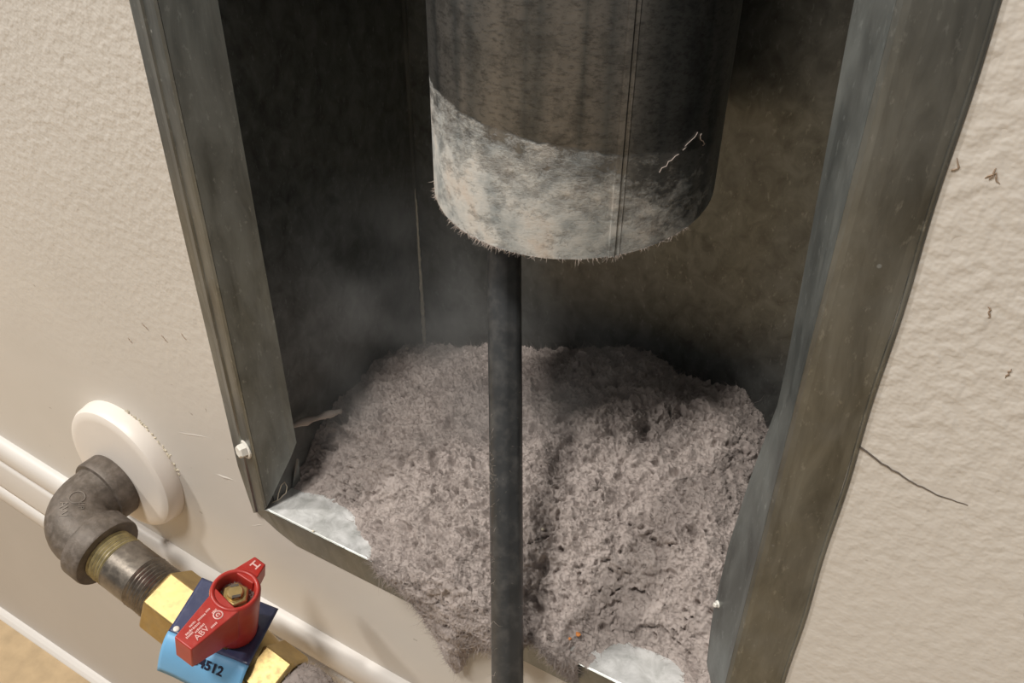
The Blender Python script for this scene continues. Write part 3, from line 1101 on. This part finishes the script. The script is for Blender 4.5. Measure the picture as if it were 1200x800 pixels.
# nipple with threaded ends
bm = bmesh.new(); lathe(bm, [(8.0, 3.55), (11.9, 3.6), (12.1, 3.78), (16.6, 3.78), (16.8, 3.6), (21.0, 3.5)], PE, PD, 40)
nip = obj('pipe_nipple', bm, M['steel'], gp, smooth=False); sm_angle(nip, 20)
for (a, b_, mt, lab) in ((9.2, 12.2, M['sealant'], 'thread end smeared with yellowed sealant'), (16.6, 20.6, M['steel'], 'bare steel thread end at the brass')):
    bm = bmesh.new()
    pr = []
    L = a
    while L < b_:
        pr += [(L, 3.55), (L + 0.28, 3.84 + random.uniform(-.06, .04))]
        L += 0.56
    pr.append((b_, 3.5))
    lathe(bm, pr, PE, PD, 40)
    obj('pipe_thread', bm, mt, nip, label=lab)
# brass body
bm = bmesh.new()
lathe(bm, [(20.6, 3.4), (20.6, 4.5), (20.95, 4.85), (26.6, 4.85), (27.0, 4.5)], PE, PD, 6, math.radians(-14))
lathe(bm, [(26.6, 4.5), (28.2, 4.3), (30.2, 4.55), (33.7, 4.7), (37, 4.5), (38.6, 4.2)], PE, PD, 36)
lathe(bm, [(38.0, 4.4), (38.4, 4.85), (42.6, 4.85), (43.0, 4.5), (43.0, 3.4)], PE, PD, 6, math.radians(-14))
body = obj('valve_body', bm, M['brass'], gp); sm_angle(body, 25); bevel(body, 0.14, 2)
bm = bmesh.new()
lathe(bm, [(3.5, 2.6), (6.0, 2.6), (6.4, 2.2), (12, 1.2)], pf(33.7, -.2, 0), PN, 28)
obj('stem_bonnet', bm, M['brass'], body); 
bm = bmesh.new(); lathe(bm, [(43.0, 3.7), (62, 3.7)], PE, PD, 32)
obj('outlet_pipe', bm, M['steel'], gp, smooth=True)
# handle: hub cup and two arms
bm = bmesh.new()
HC = pf(33.75, -0.25, 0)
lathe(bm, [(5.2, 2.35), (5.0, 2.75), (6.0, 2.85), (12.5, 3.05), (14.2, 3.1), (14.65, 2.95), (14.7, 2.6), (14.4, 2.4), (12.4, 2.25), (12.4, 0.0)], HC, PN, 44)


def arm(bm, pts_top, thick_in, thick_out, top=14.5):
    """pts_top (L,m) outline ordered inner-left, outer-left, outer-right, inner-right"""
    tp = [bm.verts.new(pf(L, m_, top - (0.0 if k in (0, 3) else 0.25))) for k, (L, m_) in enumerate(pts_top)]
    bt = [bm.verts.new(pf(L, m_, top - (thick_in if k in (0, 3) else thick_out))) for k, (L, m_) in enumerate(pts_top)]
    bm.faces.new(tp); bm.faces.new(bt[::-1])
    for k in range(4):
        bm.faces.new((tp[k], bt[k], bt[(k + 1) % 4], tp[(k + 1) % 4]))


arm(bm, [(31.7, 1.0), (32.75, 8.4), (35.45, 8.35), (36.2, 1.6)], 6.5, 4.4)
arm(bm, [(34.8, -2.2), (33.9, -5.4), (32.0, -5.4), (31.4, -2.0)], 4.0, 2.8)
hd = obj('handle', bm, M['red'], gp); sm_angle(hd, 30); bevel(hd, 0.16, 3)
bm = bmesh.new()
lathe(bm, [(12.3, 1.75), (13.5, 1.75), (13.7, 1.55), (13.7, 0.0)], HC, PN, 6, 0.4)
nut = obj('stem_nut', bm, M['brass'], hd); bevel(nut, 0.1)
bm = bmesh.new()
lathe(bm, [(13.6, 1.05), (14.15, 1.0), (14.3, 0.85), (14.3, 0.0)], HC, PN, 20)
st = obj('stem_end', bm, M['brass'], hd); sm_angle(st, 30)
bm = bmesh.new()
frame_box(bm, HC, (PD * .8 + PM * .6), (PM * .8 - PD * .6), PN, -0.95, -0.6, -0.5, 0.5, 14.0, 14.34)
frame_box(bm, HC, (PD * .8 + PM * .6), (PM * .8 - PD * .6), PN, 0.6, 0.95, -0.5, 0.5, 14.0, 14.34)
obj('stem_slot', bm, M['darkline'], hd)
# lint dust packed round the nut
P = []
nf2 = 900
a = rng.uniform(0, 2 * math.pi, nf2); rr = rng.uniform(1.6, 2.25, nf2)
P = np.array([HC]) + np.outer(np.cos(a) * rr, PD) + np.outer(np.sin(a) * rr, PM) + np.outer(rng.uniform(12.35, 12.7, nf2), PN)
D = rng.normal(size=(nf2, 3)) * .6 + np.array(PN); D /= np.linalg.norm(D, axis=1)[:, None]
v, f = fibres(P, D, rng.uniform(.2, .6, nf2), 0.04, 1.0)
raw_obj('packed_lint', v, f, M['fibre'], hd, kind='stuff')
# raised maker's marks on the long arm (too worn to read but for a few letters)
tx = PM; ty = PN.cross(tx)
tx = -PM; ty = PN.cross(tx)


def armpt(L, m_):
    return pf(L, m_, 14.5 - 0.25 * max(0, min(1, (m_ - 1) / 7.4)) + 0.0)


pm = bmesh.new()
cc = armpt(34.6, 3.4)
tube(pm, [cc + (PD * math.cos(t) + PM * math.sin(t)) * 0.52 for t in np.linspace(0, 2 * math.pi, 21)], 0.1, 5, cap=False)
tube(pm, [cc + (PD * math.cos(t) + PM * math.sin(t)) * 0.2 for t in np.linspace(0.5, 2 * math.pi - .5, 12)], 0.09, 5)
obj('ring_mark', pm, M['print'], hd)
obj('raised_letter', text_bm('ABV', 1.05, armpt(34.85, 6.2), tx, ty, PN, 0.05), M['print'], hd)
pm = bmesh.new()
for (L, m0, m1) in ((34.2, 5.2, 6.6), (33.95, 6.7, 7.6), (33.65, 5.4, 6.3), (33.6, 6.5, 7.4), (33.3, 4.2, 5.3), (33.15, 5.6, 6.4), (35.2, 4.2, 5.0), (33.9, 3.0, 3.6), (33.2, 3.4, 4.0)):
    mm = m0
    while mm < m1:
        w = random.uniform(.08, .16)
        frame_box(pm, armpt(L, mm), PD, PM, PN, -.13 * random.uniform(.6, 1.2), .13, 0, w, -.03, .05)
        mm += w + .07
obj('worn_print', pm, M['print'], hd, kind='stuff')
pm = bmesh.new()
frame_box(pm, pf(33.0, -4.4, 14.3), PD, PM, PN, -.55, -.35, -.5, .5, -.03, .06)
frame_box(pm, pf(33.0, -4.4, 14.3), PD, PM, PN, .35, .55, -.5, .5, -.03, .06)
frame_box(pm, pf(33.0, -4.4, 14.3), PD, PM, PN, -.35, .35, -.1, .1, -.03, .06)
obj('raised_letter', pm, M['print'], hd)

# ------------------------------------------------------------------ the tag round the valve stem
tg = thing('paper_tag', 'navy and light blue card tag threaded on the valve under the red handle', 'tag', tuple(pf(31, 0, 4.9)))


def bent(bm, rows, t=0.08):
    """rows of points -> thin solid strip"""
    g = [[bm.verts.new(p) for p in r] for r in rows]
    for A, B in zip(g[:-1], g[1:]):
        for k in range(len(A) - 1):
            bm.faces.new((A[k], A[k + 1], B[k + 1], B[k]))


def tagpt(s, t_, h):
    """s 0..1 along the pipe, t_ 0..1 across (wall -> room)"""
    a = (24.6 + (36.0 - 24.6) * s, -3.2 + (-5.9 + 3.2) * s)
    b = (27.2 + (38.7 - 27.2) * s, 4.9 + (2.4 - 4.9) * s)
    return pf(a[0] + (b[0] - a[0]) * t_, a[1] + (b[1] - a[1]) * t_, h)


bm = bmesh.new()
nS, nT = 26, 20
hub = Vector(HC)
rows = []
for j in range(nT + 1):
    rows.append([tagpt(i / nS, j / nT, 4.75 + 0.18 * math.sin(i * .33) * (j / nT) + 0.25 * (i / nS) ** 2) for i in range(nS + 1)])
g = [[bm.verts.new(p_) for p_ in r] for r in rows]
for j in range(nT):
    for i in range(nS):
        quad = (g[j][i], g[j][i + 1], g[j + 1][i + 1], g[j + 1][i])
        c = sum((v.co for v in quad), Vector()) / 4 - hub
        c -= PN * c.dot(PN)
        if c.length < 2.65:
            continue
        bm.faces.new(quad)
bmesh.ops.delete(bm, geom=[v for v in bm.verts if not v.link_faces], context='VERTS')
o = obj('tag_upper', bm, M['navy'], tg, smooth=True, label='glossy navy part of the tag'); sheet(o, .07)
bm = bmesh.new()
rows = []
for j in range(11):
    t_ = j / 10
    ang = t_ * 1.15
    rows.append([tagpt(i / nS, 1.0, 4.75 + 0.18 * math.sin(i * .33) + 0.25 * (i / nS) ** 2) + PM * (3.2 * math.sin(ang)) + PD * (1.0 * math.sin(ang)) - PN * (6.2 * (1 - math.cos(ang)) + 1.0 * ang * t_) for i in range(nS + 1)])
bent(bm, rows)
lowrow = rows
tl = obj('tag_lower', bm, M['blue'], tg, smooth=True, label='light blue lower part of the tag with black number'); sheet(tl, .07)
# printed number on the light blue part
P00 = lowrow[3][int(nS * .30)]; Pxx = lowrow[3][int(nS * .85)]
ex_ = (Pxx - P00).normalized()
dn = (lowrow[6][13] - lowrow[3][13]).normalized()
ey_ = -(dn - ex_ * dn.dot(ex_)).normalized()
ez_ = ex_.cross(ey_)
obj('printed_number', text_bm('1 84512', 1.75, lowrow[4][13] + ez_ * 0.09 + PD * .2, ex_, ey_, ez_, 0.03, bold=0.05), M['ink'], tl)
# white cord hole reinforcement
bm = bmesh.new(); lathe(bm, [(0, 0), (0, .42), (.1, .4), (.16, .2), (.16, 0)], tagpt(.07, .93, 4.85), PN, 14)
obj('eyelet', bm, M['whitepaint'], tg, smooth=True)

# ------------------------------------------------------------------ lint stuck round the outlet pipe
nv_, na_ = 70, 90
Ls = np.linspace(43.2, 60, nv_)
pv = []
for L in Ls:
    for k in range(na_):
        a = 2 * math.pi * k / na_
        d = np.array(PM) * math.cos(a) + np.array(PN) * math.sin(a)
        pv.append(np.array(PE) + np.array(PD) * L + d * (4.1 + 0.5 * math.sin((L - 43) * .6) ** 2))
pv = np.array(pv)
cl = np.repeat(np.array([np.array(PE) + np.array(PD) * L for L in Ls]), na_, 0)
nd = pv - cl; nd /= np.linalg.norm(nd, axis=1)[:, None]
dsp = 0.5 * fbm(pv * 0.5 + 9, 3, True) + 0.2 * fbm(pv * 1.6, 2, True)
pv2 = pv + nd * np.maximum(dsp, -0.25)[:, None]
ix = np.arange(nv_ * na_).reshape(nv_, na_)
qd = np.stack([ix[:-1], np.roll(ix, -1, 1)[:-1], np.roll(ix, -1, 1)[1:], ix[1:]], 2).reshape(-1, 4)
nf3 = 3500
pk = rng.integers(0, len(pv2), nf3)
D = nd[pk] * .6 + rng.normal(size=(nf3, 3)) * .7; D /= np.linalg.norm(D, axis=1)[:, None]
fv, ff = fibres(pv2[pk], D, rng.gamma(2.2, .3, nf3), 0.035, 1.1)
raw_obj('lint_clump', np.vstack([pv2, fv]), np.vstack([qd, ff + len(pv2)]), M['lint'], None, kind='stuff', label='grey lint clinging to the pipe right of the brass valve', category='lint')

# ------------------------------------------------------------------ small debris
bm = bmesh.new()
lp_ = [(0.3, 0.6, 0.1), (0.35, 1.0, 1.2), (0.55, 1.6, 2.4), (0.95, 1.9, 2.9), (1.25, 1.9, 2.2), (1.15, 1.6, 1.2), (0.75, 1.3, 0.8), (0.45, 1.0, 0.3), (-0.1, 0.0, 0.1)]
tube(bm, lp_, 0.07, 6)
obj('thread_loop', bm, M['crumb'], None, smooth=True, origin=(0.5, 1.2, 0.1), label='little pale thread loop at the lower left box corner', category='thread')
bm = bmesh.new()
sp = [(0.25, 2.6, 10.6), (0.9, 5.0, 10.4), (1.6, 7.4, 10.0), (2.4, 9.8, 9.6), (3.1, 12, 9.0)]
tube(bm, crooked(sp, 20, 0.06), [0.46 + 0.12 * math.sin(i * .9) for i in range(21)], 8)
obj('lint_cord', bm, M['fibre'], None, smooth=True, origin=(1.6, 7.4, 10.0), label='stiff lint coated cord poking from the pile behind the left lip', category='cord')


def find_on_pile(x, y):
    i = int(np.argmin(np.abs(xs_ - x))); j = int(np.argmin(np.abs(ys_ - y)))
    return Q[j, i]


def crumb(name, pos, s, m_, label, cat, flat=1.0):
    bm = bmesh.new()
    bmesh.ops.create_icosphere(bm, subdivisions=2, radius=1)
    for v in bm.verts:
        v.co = Vector(pos) + Vector((v.co.x * s * random.uniform(.8, 1.25), v.co.y * s * random.uniform(.8, 1.2), v.co.z * s * flat * random.uniform(.8, 1.2)))
    obj(name, bm, m_, None, origin=tuple(pos), label=label, category=cat)


crumb('crumb', find_on_pile(1.2, 30) + np.array([0, -.1, .15]), .28, M['crumb'], 'cream crumb on top of the lint at its back left', 'crumb', .5)
crumb('crumb', find_on_pile(37.5, 7.0) + np.array([0, -.1, .12]), .18, M['crumb'], 'tiny white crumb on the lint just right of the cable', 'crumb')
crumb('orange_chip', find_on_pile(45.6, 1.2) + np.array([0, -.25, .2]), .30, M['chip'], 'larger orange chip low in the lint near the front edge', 'chip', .6)
crumb('orange_chip', find_on_pile(44.9, 0.4) + np.array([0, -.25, .2]), .18, M['chip'], 'smaller orange chip beside the larger orange one in the lint', 'chip', .6)
crumb('paint_flake', (8.2, -1.1, 0.12), .16, M['crumb'], 'white paint flake on the front edge of the bare pan', 'flake', .6)

# ------------------------------------------------------------------ dust hanging in the box
hm = bpy.data.materials.new('drifting_dust')
hm.use_nodes = True
nt = hm.node_tree
nt.nodes.remove(nt.nodes['Principled BSDF'])
vs_ = nt.nodes.new('ShaderNodeVolumeScatter')
vs_.inputs['Color'].default_value = (0.86, 0.85, 0.83, 1)
v = coords(nt, (1, 1, 1.3))
dn_ = ramp(nt, noise(nt, v, 26, 3, 0.5), [(0.44, 0.0), (0.66, 1.0)])
z_ = sepxyz(nt)[2]
fade = math_(nt, 'MULTIPLY', math_(nt, 'SUBTRACT', ZO + 46 * U, z_), 14.0, clamp=True)
lk(nt, math_(nt, 'MULTIPLY', math_(nt, 'MULTIPLY', dn_, math_(nt, 'MULTIPLY', fade, math_(nt, 'MULTIPLY', math_(nt, 'SUBTRACT', 48 * U, sepxyz(nt)[0]), 11.0, clamp=True))), HAZE), vs_.inputs['Density'])
lk(nt, vs_.outputs[0], nt.nodes['Material Output'].inputs['Volume'])
bm = bmesh.new(); box(bm, 0.6, 61.5, 5, 35.4, 1, 46)
o = obj('dust_haze', bm, hm, None, kind='stuff', label='thin grey dust drifting in the box behind the cable', category='dust')
hm.cycles.volume_step_rate = 1.0
